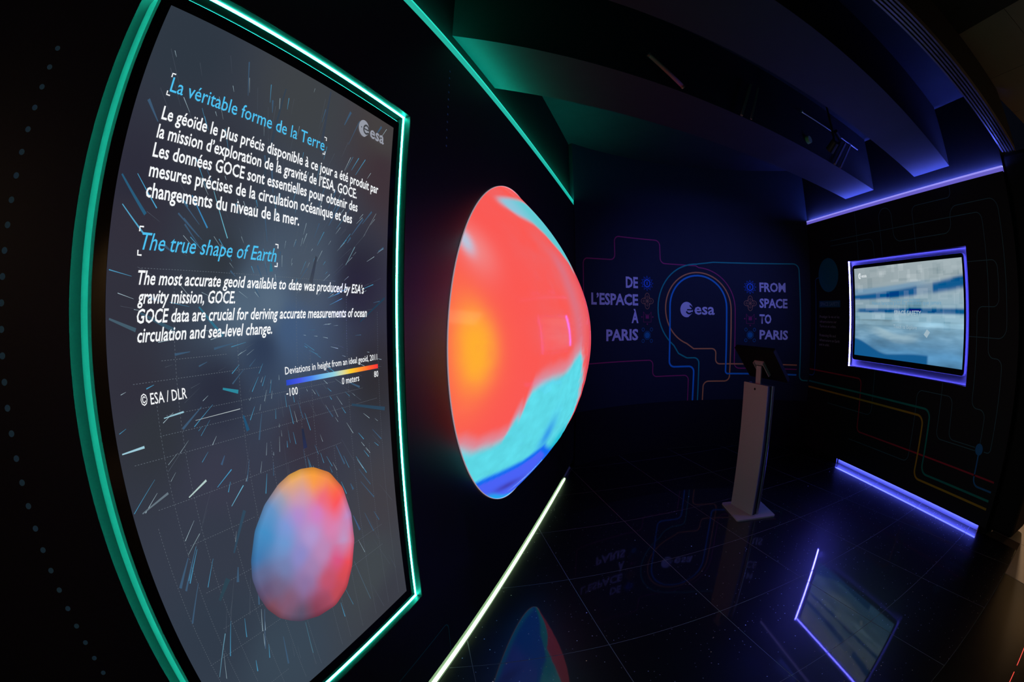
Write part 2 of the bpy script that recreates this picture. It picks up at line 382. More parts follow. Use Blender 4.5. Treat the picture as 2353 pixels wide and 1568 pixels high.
tl('GOCE data are crucial for deriving accurate measurements of ocean', 0.286, 0.912, 1.4190, 0.0205, sh=0.25)
tl('circulation and sea-level change.', 0.286, 0.589, 1.3910, 0.0205, sh=0.25)
tl('© ESA / DLR', 0.284, 0.378, 1.2970, 0.0170, b=0.006)
tl('Deviations in height from an ideal geoid, 2011', 0.621, 0.954, 1.3090, 0.0145, b=0.008)
tl('-100', 0.621, 0.655, 1.2650, 0.0155, b=0.008); tl('0 meters', 0.805, 0.873, 1.2650, 0.0155, b=0.008); tl('80', 0.938, 0.957, 1.2655, 0.0150, b=0.008)
# corner marks round the two headings
for (xa, xb, za, zb) in ((0.286, 0.7235, 1.785, 1.8265), (0.284, 0.602, 1.5195, 1.5625)):
    for x, z, sx, sz in ((xa, zb, 1, -1), (xa, za, 1, 1), (xb, zb, -1, -1), (xb, za, -1, 1)):
        mb = MB(); k = 0.0075; w = 0.0026
        ribbon(mb, [(x + sx * k, z), (x, z), (x, z + sz * k)], w, flat, 0.0040); mb.build('corner_mark', W_txt, tall)
# colour scale
stops = [(0, '2848c8'), (.12, '4858e8'), (.22, '4880f0'), (.34, '70b8e8'), (.46, '90d0e0'), (.56, 'd8dca0'), (.64, 'f8d030'), (.76, 'ff9830'), (.88, 'ff6030'), (1, 'fa3038')]
mb = MB(); cs = []; N = 40
for k in range(N + 1):
    u = k / N
    for q in range(len(stops) - 1):
        if stops[q][0] <= u <= stops[q + 1][0] + 1e-9: break
    f = (u - stops[q][0]) / (stops[q + 1][0] - stops[q][0]); c0, c1 = lin(stops[q][1]), lin(stops[q + 1][1]); c = tuple(c0[i] + (c1[i] - c0[i]) * f for i in range(3))
    x = 0.6225 + 0.3335 * u; mb.v += [(x, -0.0042, 1.2870), (x, -0.0042, 1.2978)]; cs += [c, c]
mb.f = [(2 * k, 2 * k + 2, 2 * k + 3, 2 * k + 1) for k in range(N)]
M_pic = mat('screen_picture', (0.003, 0.003, 0.003), 0.1, 0.3, attr='picture', strength=1.0)
o = mb.build('colour_scale', M_pic, tall); at = o.data.color_attributes.new('picture', 'FLOAT_COLOR', 'POINT')
for q, c in enumerate(cs): at.data[q].color = (*c, 1)
# small picture of the geoid
GEO_O = [(0.681,1.101),(0.640,1.108),(0.603,1.106),(0.569,1.095),(0.522,1.066),(0.483,1.023),(0.455,0.967),(0.445,0.929),(0.448,0.884),(0.46,0.843),(0.485,0.804),(0.515,0.778),(0.545,0.758),(0.605,0.737),(0.674,0.73),(0.729,0.754),(0.766,0.804),(0.792,0.87),(0.795,0.944),(0.775,1.022),(0.734,1.073)]
GEO_P = [(0.674,1.095,'f8a030'),(0.621,1.101,'ffb828'),(0.577,1.087,'e8a060'),(0.687,1.065,'ff9c30'),(0.746,1.055,'f09040'),(0.739,1.021,'ff5840'),(0.749,0.983,'ff4848'),(0.698,1.019,'ee6478'),(0.625,1.072,'d8a088'),(0.563,1.072,'70a0c8'),(0.543,1.054,'5890c8'),(0.627,1.048,'c898b8'),(0.672,0.994,'cc80c8'),(0.612,1.012,'b088d0'),(0.573,1.0,'7898d8'),(0.518,1.021,'3890c8'),(0.509,0.992,'4088c0'),(0.553,0.966,'6898d0'),(0.47,0.97,'3878b0'),(0.642,0.95,'b098d0'),(0.723,0.946,'d880b0'),(0.782,0.946,'b890c8'),(0.787,0.907,'e85050'),(0.757,0.9,'b0a0d0'),(0.668,0.894,'b888b8'),(0.594,0.919,'8888c8'),(0.537,0.912,'7080b0'),(0.472,0.929,'606890'),(0.62,0.872,'a080b0'),(0.722,0.853,'d85080'),(0.764,0.832,'f04848'),(0.731,0.798,'d84848'),(0.667,0.815,'c05068'),(0.592,0.846,'8870a0'),(0.509,0.883,'706080'),(0.474,0.886,'605070'),(0.526,0.828,'805870'),(0.63,0.768,'984860'),(0.699,0.77,'c04850'),(0.547,0.774,'585068'),(0.604,0.756,'803c50'),(0.472,0.833,'804850')]
gp = shepard(GEO_P, 4.0, 1, 1, 0.0006); gc = (0.622, 0.918); outl = fillet(GEO_O, 0.05, True, 3); rings = 22
mb = MB(); cs = [gp(*gc)]; mb.v = [(gc[0], -0.0034, gc[1])]
for r in range(1, rings + 1):
    for (x, z) in outl:
        k = r / rings; X, Z = gc[0] + (x - gc[0]) * k, gc[1] + (z - gc[1]) * k
        mb.v.append((X, -0.0034, Z)); c = gp(X, Z); e = 1.0 if k < 0.92 else 1.0 - (k - 0.92) * 5
        cs.append(tuple(q * e for q in c))
n = len(outl)
mb.f = [(0, 1 + i, 1 + (i + 1) % n) for i in range(n)] + [(1 + (r - 1) * n + i, 1 + r * n + i, 1 + r * n + (i + 1) % n, 1 + (r - 1) * n + (i + 1) % n) for r in range(1, rings) for i in range(n)]
o = mb.build('geoid_picture', M_pic, tall); at = o.data.color_attributes.new('picture', 'FLOAT_COLOR', 'POINT')
for q, c in enumerate(cs): at.data[q].color = (*c, 1)
# space-agency roundel and word
def agency_logo(parent, x0, zc, h, x1, cap, zb, m, m_bg, fn, out, kx=1.0):
    """round emblem with a cut-out e at x0 (height h), lettering up to x1"""
    r = h / 2; rx = r * kx; cx = x0 + rx
    mb = MB(); pts = []
    for i in range(40):                                     # disc with a bite at its lower right, left by the tail of the e
        a = radians(-28 + 360 * i / 40); pts.append((cx + rx * cos(a), zc + r * sin(a)))
    pts = [p for i, p in enumerate(pts) if not (36 <= i)]
    mb.add([fn(x, z, out) for x, z in pts], [tuple(range(len(pts)))]); mb.build('emblem_disc', m, parent)
    e = MB(); ex, ez, er = cx + rx * 0.42, zc - r * 0.02, r * 0.50
    ring = [(ex + er * kx * cos(radians(a)), ez + er * sin(radians(a))) for a in range(0, 318, 9)] + [(ex + er * kx * 1.15, ez - er * 0.80)]
    ribbon(e, ring, r * 0.22, fn, out + 0.0006, step=0.5); ribbon(e, [(ex - er * 0.95 * kx, ez), (ex + er * 1.02 * kx, ez)], r * 0.17, fn, out + 0.0006, step=0.5)
    disc(e, cx - rx * 0.52, zc, r * 0.09 * kx, r * 0.09, fn, out + 0.0006, 10)
    e.build('emblem_e', m_bg, parent)
    text('emblem_word', 'esa', x0 + 2 * rx + 0.11 * h, x1, zb, cap, m, parent, fn, out, 0.018)
M_scrbg = mat('screen_dark_grey', (0.01, 0.01, 0.01), 0.1, 0.3, emit=lin('404246'), strength=1.0)
agency_logo(tall, 0.841, 1.9015, 0.047, 0.960, 0.0335, 1.887, G_txt, M_scrbg, flat, 0.0040, 0.98)
# flying streaks of light and faint lattice, radiating from the bright spot of the picture
rnd = random.Random(7)
def inpanel(x, z): return 0.231 < x < 1.003 and 0.579 < z < 1.953
for tone, cnt, wr, lr, nm in (('b8d4e0', 150, (.0005, .0012), (.010, .05), 'light_streaks'), ('4898c0', 110, (.0008, .0024), (.015, .08), 'blue_streaks'),
                              ('3f5c78', 70, (.002, .007), (.02, .09), 'soft_streaks'), ('56606e', 130, (.0004, .0008), (.02, .12), 'faint_streaks')):
    mb = MB(); c = (0.61, 1.40); k = 0
    while k < cnt:
        a = rnd.uniform(0, 2 * pi); r = abs(rnd.gauss(0, .38)) + .07; x, z = c[0] + r * cos(a), c[1] + r * sin(a) * 1.25
        L = rnd.uniform(*lr) * (0.35 + r * 1.7); a2 = atan2(z - c[1], x - c[0]) + rnd.gauss(0, .07); x2, z2 = x + L * cos(a2), z + L * sin(a2)
        if not (inpanel(x, z) and inpanel(x2, z2)): continue
        w = rnd.uniform(*wr) * (0.6 + r); d = Vector((-(z2 - z), x2 - x)).normalized() * w / 2; k += 1
        mb.add([(x + d.x * .3, -0.0028, z + d.y * .3), (x - d.x * .3, -0.0028, z - d.y * .3), (x2 - d.x, -0.0028, z2 - d.y), (x2 + d.x, -0.0028, z2 + d.y)], [(0, 1, 2, 3)])
    mb.build(nm, mat('screen_' + nm, (0.01, 0.01, 0.01), 0.1, 0.3, emit=lin(tone), strength=0.85 if tone[0] == 'b' else 0.9), tall, kind='stuff')
for xa, za, xb, zb, w, c in [(0.459,1.302,0.495,1.292,.007,'3cb0cc'),(0.839,1.212,0.982,1.176,.01,'3a5c78'),(0.349,1.134,0.394,1.153,.004,'c0dcd8'),(0.247,1.134,0.308,1.153,.004,'6c7c88'),(0.326,1.272,0.368,1.276,.003,'a0d0e0'),(0.391,1.258,0.496,1.261,.0012,'c8d4d8'),(0.234,1.232,0.279,1.235,.004,'a8d8e8'),(0.419,1.0,0.469,1.072,.008,'41607a'),(0.351,0.922,0.387,0.956,.012,'3c5a6c'),(0.44,1.09,0.478,1.12,.002,'70c0e0'),(0.416,1.134,0.456,1.157,.002,'48a0d0'),(0.235,1.638,0.292,1.582,.006,'3878a0'),(0.265,1.643,0.313,1.594,.002,'50b0e0'),(0.245,1.593,0.294,1.551,.003,'58b0d8'),(0.383,1.625,0.424,1.574,.003,'3c90c8'),(0.43,1.64,0.472,1.561,.002,'70c0d8'),(0.571,1.896,0.547,1.67,.008,'465668'),(0.721,1.55,0.705,1.493,.012,'4a5466'),(0.717,1.95,0.71,1.788,.01,'4a5668'),(0.585,1.525,0.587,1.509,.009,'3c90b0'),(0.884,1.407,0.995,1.468,.006,'30506c'),(0.894,1.617,0.946,1.686,.001,'90a0a8'),(0.826,1.54,0.86,1.587,.0012,'90c8d8'),(0.361,1.487,0.399,1.453,.001,'a0b0b8'),(0.413,1.442,0.466,1.392,.006,'4090b0'),(0.293,1.434,0.362,1.405,.007,'4a7088'),(0.234,1.427,0.284,1.409,.006,'58788c'),(0.274,0.763,0.334,0.849,.002,'68a0b8'),(0.778,0.811,0.818,0.663,.002,'506878'),(0.557,0.747,0.55,0.649,.0015,'5088a0'),(0.453,0.847,0.417,0.755,.003,'48607c'),(0.661,1.191,0.664,1.148,.012,'323c58'),(0.502,1.248,0.51,1.218,.008,'306c98'),(0.315,1.036,0.353,1.065,.0012,'90a8b0')]:
    d = Vector((-(zb - za), xb - xa)).normalized() * w / 2
    MB().add([(xa + d.x * .5, -0.0030, za + d.y * .5), (xa - d.x * .5, -0.0030, za - d.y * .5), (xb - d.x, -0.0030, zb - d.y), (xb + d.x, -0.0030, zb + d.y)], [(0, 1, 2, 3)]).build('picture_streak', mat('streak_' + c, (0.01, 0.01, 0.01), 0.1, 0.3, emit=lin(c), strength=0.85 if w < .005 else 0.55), tall)
mb = MB()
for x in (0.27, 0.315, 0.36, 0.43, 0.50, 0.565, 0.66, 0.70, 0.76, 0.83, 0.90, 0.96):
    z = 0.60
    while z < 1.30 + 0.2 * sin(x * 40):
        mb.add([(x, -0.0027, z), (x + .0007, -0.0027, z), (x + .0007, -0.0027, z + .003), (x, -0.0027, z + .003)], [(0, 1, 2, 3)]); z += 0.006
for z in (0.66, 0.80, 0.86, 0.95, 1.05, 1.13, 1.21, 1.245, 1.275, 1.33, 1.36, 1.50):
    x = 0.235 + 0.1 * abs(sin(z * 31))
    while x < 0.7 + 0.25 * sin(z * 17):
        mb.add([(x, -0.0027, z), (x + .003, -0.0027, z), (x + .003, -0.0027, z + .0008), (x, -0.0027, z + .0008)], [(0, 1, 2, 3)]); x += 0.006
mb.build('dotted_lattice', mat('screen_lattice', (0.01, 0.01, 0.01), 0.1, 0.3, emit=lin('66707c'), strength=0.9), tall, kind='stuff')

# ------------------------------------------------------------------ geoid dome
DA, DZ, DR, DP, DK = 2.158, 1.283, 0.778, 0.375, 1.02
def sm(a, b, x): t = max(0.0, min(1.0, (x - a) / (b - a))); return t * t * (3 - 2 * t)
def itp(P, x):
    if x <= P[0][0]: return P[0][1]
    for (a, b), (c, d) in zip(P, P[1:]):
        if x <= c: return b + (d - b) * (x - a) / (c - a)
    return P[-1][1]
from mathutils import noise as mn
RC = [(0.0, -.47), (.215, -.465), (.32, -.483), (.448, -.463), (.52, -.435), (.545, -.36), (.57, -.322), (.593, -.344), (.605, -.27), (.635, -.20), (.70, -.172), (.768, -.146), (.85, -.13), (.90, -.10), (.945, -.055), (1.0, .0)]
CB = [(0, -.80), (.45, -.725), (.543, -.69), (.656, -.668), (.79, -.640), (.86, -.61), (.90, -.575), (.94, -.61), (1.0, -.68), (1.2, -.8)]
RR = [(-.70, 1.12), (-.60, 1.06), (-.45, 1.015), (-.3, .998), (-.18, .988), (-.09, .975), (0, .965)]
TU = [(.70, .80), (.80, .845), (.945, .885), (1.0, .905), (1.08, .80), (1.2, .6)]
TLW = [(.70, .80), (.80, .785), (.853, .745), (.93, .72), (.965, .665), (.993, .575), (1.01, .44), (1.08, .5), (1.2, .6)]
GC = {k: Vector(lin(v)) for k, v in dict(red='fb5852', red2='ee6668', pink='da7484', edge='e04a58', yel='ffb030', ora='ff8444', cyan='5cd8e6', teal='22bcd2', blue='1468f2', blu2='2c90ec', vio='4a62f6', dark='4038a8', rim='20a4ee', ice='8cc6dc', ice2='62cad4', pale='b4c8e0', rose='f08c8c').items()}
def gd(u, v):
    X = 1 - u * u if u < 0 else 1 + u
    n1 = mn.fractal(Vector((u * 5, v * 5, 1)), 1.0, 2.0, 4); n2 = mn.fractal(Vector((u * 16, v * 16, 4)), 1.0, 2.0, 4)
    c = GC['red'].lerp(GC['red2'], max(0, min(1, .35 + .6 * n1)) * sm(.45, .9, X))
    c = c.lerp(GC['ora'], .75 * math.exp(-(((X - .15) / .20) ** 2 + ((v - .02) / .30) ** 2)))
    g = ((X - .205) / .135) ** 2 + ((v - .03) / .18) ** 2
    c = c.lerp(GC['yel'], .95 * math.exp(-g ** 1.4 * .9) * (1 + .25 * min(0, n2))); c = c.lerp(GC['yel'], .6 * math.exp(-(((X - .20) / .05) ** 2 + ((v + .07) / .05) ** 2)))
    c = c.lerp(GC['pink'], .8 * math.exp(-((X - .955) / .035) ** 2) * sm(-.08, .05, v) * (1 - sm(.45, .62, v)))
    c = c.lerp(GC['edge'], .9 * sm(.985, 1.02, X))
    c = c.lerp(GC['rose'], .8 * math.exp(-(((X - .36) / .12) ** 2 + ((v - .50) / .13) ** 2))); c = c.lerp(GC['pale'], .95 * math.exp(-(((X - .315) / .05) ** 2 + ((v - .535) / .07) ** 2) ** 1.3))
    lo, up = itp(TLW, X), itp(TU, X)
    c = c.lerp(GC['ice'].lerp(GC['ice2'], sm(.85, .99, X)), sm(lo - .035, lo + .03, v) * (1 - sm(up - .03, up + .02, v)) * sm(.74, .84, X))
    d = itp(RC, X) + .02 * n1 - v
    xr = itp(RR, v) if v > -.70 else 9
    lim = 1 - sm(xr - .012, xr + .02, X + .01 * n2)
    cy = GC['cyan'].lerp(GC['teal'], sm(.93, 1.0, X) * sm(-.45, -.6, v) if v < -.45 else 0)
    c = c.lerp(GC['pink'].lerp(GC['pale'], .35), .75 * sm(-.11, -.01, d) * lim); c = c.lerp(cy, sm(-.035, .035, d) * lim)
    e = itp(CB, X) - v
    if d > 0: c = c * (1 + .10 * n2 + .05 * n1)
    c = c.lerp(GC['blu2'], .85 * math.exp(-(((X - .875) / .035) ** 2 + ((v + .50) / .10) ** 2)) * lim)
    c = c.lerp(GC['blue'], sm(-.035, .012, e + .01 * n1)); c = c.lerp(GC['vio'], sm(.025, .045, e) * (1 - sm(.95, 1.0, X)))
    c = c.lerp(GC['dark'], .85 * math.exp(-(((X - .83) / .09) ** 2 + ((v + .815) / .035) ** 2)))
    r = hypot(u, v); c = c.lerp(GC['rim'], sm(.955, .99, r) * sm(-.80, -.88, v) if v < -.80 else 0)
    return (max(c.x, 0), max(c.y, 0), max(c.z, 0))
geoid = thing('geoid_dome', 'glowing red orange and blue domed geoid model bulging from the black wall', 'globe', WL @ Matrix.Translation((DA, 0, DZ)))
mb = MB(); cs = []; nr, na = 130, 300
from mathutils import noise as mn
for r in range(nr + 1):
    k = r / nr
    for i in range(na):
        a = 2 * pi * i / na; u, v = k * cos(a), k * sin(a)
        w = mn.noise(Vector((u * 2.2, v * 2.2, 3.1))); bump = 0.006 * w * (1 - k * k) * 2
        relief = 0.0032 * mn.fractal(Vector((u * 14, v * 14, 7)), 1.0, 2.0, 4) * max(0, min(1, (-0.10 - v) * 4)) * (1 if v > -.66 else .2) * (1 - k ** 6)
        mb.v.append((u * DR, -(DP * (1 - k * k) ** DK + bump + relief) - 0.001, v * DR))
        cs.append(gd(u, v))
mb.f = [(r * na + i, r * na + (i + 1) % na, (r + 1) * na + (i + 1) % na, (r + 1) * na + i) for r in range(nr) for i in range(na)]
o = mb.build('dome', mat('geoid_glow', (0.02, 0.02, 0.02), 0.10, 0.5, attr='picture', strength=1.0), geoid, smooth=True)
at = o.data.color_attributes.new('picture', 'FLOAT_COLOR', 'POINT')
for q, c in enumerate(cs): at.data[q].color = (*c, 1)
mb = MB(); n = 160; pr = [(DR - .001, 0.0), (DR - .001, -0.004), (DR + .0012, -0.004), (DR + .0012, 0.0)]
for i in range(n):
    a = 2 * pi * i / n
    for r, y in pr: mb.v.append((r * cos(a), y, r * sin(a)))
mb.f = [(i * 4 + j, ((i + 1) % n) * 4 + j, ((i + 1) % n) * 4 + (j + 1) % 4, i * 4 + (j + 1) % 4) for i in range(n) for j in range(4)]
mb.build('clear_rim', mat('self_lit_rim', (0.85, 0.87, 0.9), 0.3, 0.5, emit=(0.40, 0.30, 0.36), strength=0.8), geoid)  # rim glows by itself to imitate light caught in its edge

# ------------------------------------------------------------------ cove light and imitated floor reflection of that wall
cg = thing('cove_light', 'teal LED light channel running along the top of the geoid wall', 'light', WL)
MB().box(A0, A1, 0.0, 0.030, 2.447, 2.482).build('recess_glow', L_coveG, cg)  # this band and its edge glow in place of the LED-lit recess
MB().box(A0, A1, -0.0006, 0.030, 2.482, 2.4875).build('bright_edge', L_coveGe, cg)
MB().box(A0, A1, 0.006, 0.026, 2.4876, 2.4878).build('led_strip', L_coveGup, cg)
fg = thing('floor_glow_strip', 'pale green glowing strip imitating an LED reflection in the black floor below the geoid', 'light', WL)
MB().box(-0.6, 3.66, 0.004, 0.016, 0.001, 0.014).build('led_strip', L_floorG, fg)  # emissive strip laid in place of the hidden LED's mirror image in the floor
MB().box(-0.6, 3.98, 0.0165, 0.0305, 0.001, 0.004).build('channel', M_kick, fg)
MB().box(-0.6, 3.98, -0.003, 0.0035, 0.0005, 0.002).build('channel_lip', M_case, fg)

# prints on that wall: two dotted columns, one bent line
M_dot = mat('teal_dot_print', (0.25, 0.80, 0.78), 0.5, 0.4); M_dotb = mat('blue_dot_print', (0.15, 0.40, 0.75), 0.5, 0.4)
gl = thing('wall_graphic', 'dotted columns and a thin bent teal line printed on the black geoid wall', 'wall graphic', WL)
for i in range(34): disc(MB(), 0.041, 1.8095 - 0.0324 * i, 0.0052, 0.0044, flat, 0.0008, 14).build('printed_dot', M_dot, gl)
for i in range(11): disc(MB(), 1.356, 2.347 - 0.0324 * i, 0.0052, 0.0044, flat, 0.0008, 10).build('printed_dot', M_dotb, gl)
mb = MB(); ribbon(mb, fillet([(-0.4, 0.245), (1.268, 0.245), (1.268, 0.075)], 0.035), 0.006, flat, 0.0008); mb.build('printed_line', mat('teal_line_print', (0.02, 0.30, 0.24), 0.5, 0.3), gl)

# ------------------------------------------------------------------ wall with the landscape display (wall_right)
nR = (-3.335, -1.785, 0.978, 1.980)
RX0, RX1 = -4.03, -1.27
wright = struct(wall_with_niche(-4.2, RX1, 0.035, 0.20, 0, 3.08, nR).build('wall_right', M_upper, mw=WR))
wall_with_niche(RX0, RX1, 0.0, 0.035, 0.05, 2.447, nR).build('wall_cladding', M_clad, wright)
a, b, c, d = nR
MB().box(a - .01, b + .01, 0.051, 0.06, c - .01, d + .01).build('niche_back', M_nicheR, wright)
nl = MB(); t = 0.0015
nl.box(a, a + t, 0.001, 0.051, c, d); nl.box(b - t, b, 0.001, 0.051, c, d); nl.box(a, b, 0.001, 0.051, c, c + t); nl.box(a, b, 0.001, 0.051, d - t, d)
nl.build('niche_lining', M_nicheR, wright)
MB().box(-3.345, -1.35, 0.030, 0.034, 0.0, 0.05).build('kick_board', M_kick, wright)
MB().box(RX0, -3.345, 0.012, 0.034, 0.0, 0.05).build('kick_filler', M_upper, wright)
for q0, q1 in ((nR[2] + .0015, nR[2] + .0045), (nR[3] - .0045, nR[3] - .0015)): MB().box(nR[0] + .003, nR[1] - .003, 0.0325, 0.0345, q0, q1).build('led_shield_lip', M_niche, wright)  # lips added to hide the level strips from flat viewing angles
led_frame(*nR, L_purple, WR, 'light_frame', 'violet glowing LED strip frame lining the recess of the wide landscape screen', 'light', 0.008, 0.026, 0.037, 0.043)
kp = thing('floor_glow_strip', 'violet blue LED strip at the foot of the landscape screen wall', 'light', WR)
MB().box(-3.345, -1.35, 0.004, 0.028, 0.0485, 0.0497).build('led_strip', L_kickP, kp)
MB().box(-3.352, -3.345, 0.0, 0.030, 0.0005, 0.05).build('end_cap', M_alu, kp); MB().box(-1.35, -1.343, 0.0, 0.030, 0.0005, 0.05).build('end_cap', M_alu, kp)
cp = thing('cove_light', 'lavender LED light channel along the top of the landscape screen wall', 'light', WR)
MB().box(-4.005, RX1, 0.0, 0.030, 2.447, 2.474).build('recess_glow', L_coveP, cp)  # self-lit band and edge stand in for the recess lit by the LED
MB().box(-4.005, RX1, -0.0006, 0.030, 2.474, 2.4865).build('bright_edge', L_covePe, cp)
MB().box(-4.0, RX1, 0.006, 0.026, 2.4866, 2.4868).build('led_strip', L_covePup, cp)
MB().box(-4.011, -4.005, -0.001, 0.030, 2.447, 2.4875).build('end_cap', M_kick, cp)

# picture of the landscape display: hazy sky, sea bands, blocks of light
rr = random.Random(3); blocks = []
for _ in range(120):
    u = rr.uniform(-.05, 1); v = rr.choice([rr.uniform(.74, .98), rr.uniform(.56, .68), rr.uniform(.40, .52), rr.uniform(.3, .9)])
    blocks.append((u, u + rr.uniform(.03, .14), v, v + rr.uniform(.02, .13), rr.uniform(-.055, .06)))
def band(v, c, w): return math.exp(-((v - c) / w) ** 4)
def paint_r(x, z):
    u = (x + 3.237) / 1.397; v = (z - 1.095) / 0.805
    sky = Vector((0.36, 0.44, 0.47)); mid = Vector((0.22, 0.40, 0.52)); low = Vector((0.09, 0.26, 0.46)); deep = Vector((0.004, 0.095, 0.27))
    c = sky.lerp(mid, max(0, min(1, (0.85 - v) / 0.45))) if v > 0.4 else mid.lerp(low, max(0, min(1, (0.4 - v) / 0.3)))
    c = c * (0.82 + 0.18 * u)
    n = mn.fractal(Vector((u * 3.0, v * 9.0, 2.0)), 1.0, 2.0, 4)
    if v < 0.42: c = c * (1 + 0.45 * n) + Vector((0.10, 0.10, 0.07)) * max(0, n) * band(v, .27, .1)
    top = 0.665 + 0.02 * u + 0.10 * u * u
    k1 = band(v, top, 0.028 + 0.035 * u); k2 = band(v, 0.515, 0.024 + 0.006 * u)
    k3 = sm(-.01, .02, 0.20 - 0.13 * sm(0, .35, u) - 0.02 * sin(u * 7) - v) * (1 - sm(.70, .725, u))
    k1 *= 1 - .6 * sm(.60, .62, u) * (1 - sm(.74, .76, u)); k4 = .6 * band(v, top + .06, .035) * (1 - sm(.5, .8, u))
    c = c.lerp(low, k4); c = c.lerp(deep, min(1, k1)); c = c.lerp(deep, 0.9 * k2 * sm(.0, .06, u)); c = c.lerp(deep, k3 * 0.97)
    pz = band(v, .30 - .10 * u + .03 * sin(u * 11), .05) * sm(.08, .3, u) * (1 - sm(.55, .68, u)); c = c.lerp(Vector((.36, .50, .55)), .75 * pz * (.6 + .6 * n))
    if .36 < v < .50: c = c * 1.12 + Vector((.03, .03, .02))
    for a0, a1, b0, b1, g in blocks:
        if a0 < u < a1 and b0 < v < b1: c = c + Vector((1, 1, 1)) * g * (0.5 if v < .4 else 1)
    if 0.40 < v < 0.415: c *= 0.85
    return (max(c.x, 0), max(c.y, 0), max(c.z, 0))
wide = display('wide_display', 'wide landscape screen showing hazy blue and white bands of sea and sky', WR,
               (-3.275, -1.815, 1.045, 1.935), (-3.237, -1.840, 1.095, 1.900), 200, 116, paint_r, r=0.035, M_case=mat('dark_display_casing', (0.022, 0.022, 0.024), 0.4, 0.5, noise=0.05))
F1 = mat('screen_faint_white', (0.01, 0.01, 0.01), 0.1, 0.3, emit=(0.34, 0.47, 0.55), strength=1.0)
F2 = mat('screen_faint_blue', (0.01, 0.01, 0.01), 0.1, 0.3, emit=(0.13, 0.33, 0.50), strength=1.0)
F3 = mat('screen_bright_white', (0.01, 0.01, 0.01), 0.1, 0.3, emit=(0.75, 0.80, 0.82), strength=1.0)
text('text_line', 'Nous lançons plus de satellites que jamais', -2.979, -2.094, 1.560, 0.030, F2, wide, flat, 0.004)
text('text_line', 'Touchez pour explorer', -2.723, -2.341, 1.588, 0.026, F2, wide, flat, 0.004)
text('text_line', 'SPACE SAFETY', -2.679, -2.332, 1.472, 0.038, F1, wide, flat, 0.004, 0.02)
text('text_line', 'Touch to Explore', -2.686, -2.386, 1.362, 0.030, F1, wide, flat, 0.004)
agency_logo(wide, -3.176, 1.826, 0.055, -3.052, 0.030, 1.812, F3, mat('screen_grey_blue', (0.01, 0.01, 0.01), 0.1, 0.3, emit=(0.30, 0.38, 0.42)), flat, 0.004, 0.8)
mb = MB(); mb.add([(-2.30, -0.0034, 1.325), (-2.262, -0.0034, 1.300), (-2.225, -0.0034, 1.345), (-2.262, -0.0034, 1.368)], [(0, 1, 2, 3)]); mb.build('picture_square', F1, wide)

# prints on that wall
def ink(name, c): return mat(name, c, 0.55, 0.3)
I_teal = ink('teal_print', (0.0, 0.34, 0.28)); I_yel = ink('amber_print', (0.62, 0.36, 0.02)); I_red = ink('red_print', (0.60, 0.02, 0.06)); I_blue = ink('blue_print', (0.02, 0.22, 0.60))
I_thin = ink('thin_teal_print', (0.07, 0.22, 0.28)); I_grey = ink('grey_lettering', (0.55, 0.58, 0.66)); I_dk = ink('navy_print', (0.01, 0.05, 0.12))
gr = thing('wall_graphic', 'circuit-like thin coloured lines printed on the black wall around the landscape screen', 'wall graphic', WR)
def pl(pts, w, m, r=0.06, parent=gr, fn=flat, out=0.0008, step=0.04, nm='printed_line'):
    mb = MB(); ribbon(mb, fillet(pts, r), w, fn, out, step=step); return mb.build(nm, m, parent)
tw = 0.0055
pl([(-3.605, 2.16), (-2.93, 2.155), (-2.924, 1.982)], tw, I_thin)
pl([(-3.605, 2.213), (-1.575, 2.205), (-1.575, 1.20), (-1.425, 1.20), (-1.425, 0.56), (-1.49, 0.56)], tw, I_thin)
pl([(-2.812, 1.982), (-2.812, 2.40), (-2.636, 2.40), (-2.636, 2.09), (-1.92, 2.09), (-1.92, 2.285), (-1.39, 2.285), (-1.39, 1.336), (-1.783, 1.336)], tw, I_thin, 0.085)
pl([(-2.364, 1.982), (-2.364, 2.355), (-1.88, 2.355), (-1.875, 2.44)], tw, I_thin)
pl([(-3.16, 2.44), (-3.165, 1.982)], tw, I_thin, 0)
pl([(-1.783, 1.864), (-1.468, 1.864), (-1.468, 1.547), (-1.70, 1.547), (-1.70, 0.84), (-1.546, 0.84), (-1.546, 0.60)], tw, I_thin)
pl([(-2.92, 0.976), (-2.92, 0.57), (-3.628, 0.57)], tw, I_thin); pl([(-2.045, 0.976), (-2.045, 0.55), (-1.587, 0.55)], tw, I_thin)
pl([(-3.207, 0.288), (-2.334, 0.288), (-2.334, 0.886), (-1.915, 0.886), (-1.90, 0.573), (-1.593, 0.573)], tw, I_thin)
pl([(-4.0, 0.750), (-2.155, 0.750), (-2.142, 0.242), (-1.321, 0.242)], 0.017, I_teal, 0.07, out=0.0012)
pl([(-4.0, 0.688), (-2.228, 0.688), (-2.222, 0.182), (-1.321, 0.182)], 0.017, I_yel, 0.07, out=0.0010)
pl([(-4.0, 0.880), (-3.11, 0.880), (-3.097, 0.387), (-1.316, 0.380)], 0.013, I_red, 0.05)
pl([(-1.542, 0.55), (-1.535, 0.308), (-1.321, 0.308)], 0.014, I_blue, 0.06)
disc(MB(), -1.545, 0.567, 0.040, 0.042, flat, 0.0016).build('printed_disc', I_blue, gr)
pl([(-3.84, 1.853), (-3.908, 1.845), (-3.905, 0.82), (-4.0, 0.818)], 0.008, I_blue, 0.05)
disc(MB(), -3.672, 1.870, 0.174, 0.174, flat, 0.001, 40).build('printed_disc', ink('deep_blue_disc', (0.01, 0.24, 0.44)), gr)
mb = MB(); ribbon(mb, [(-3.672 + .088 * cos(a * pi / 16), 1.870 + .088 * sin(a * pi / 16)) for a in range(32)], 0.004, flat, 0.0016, True)
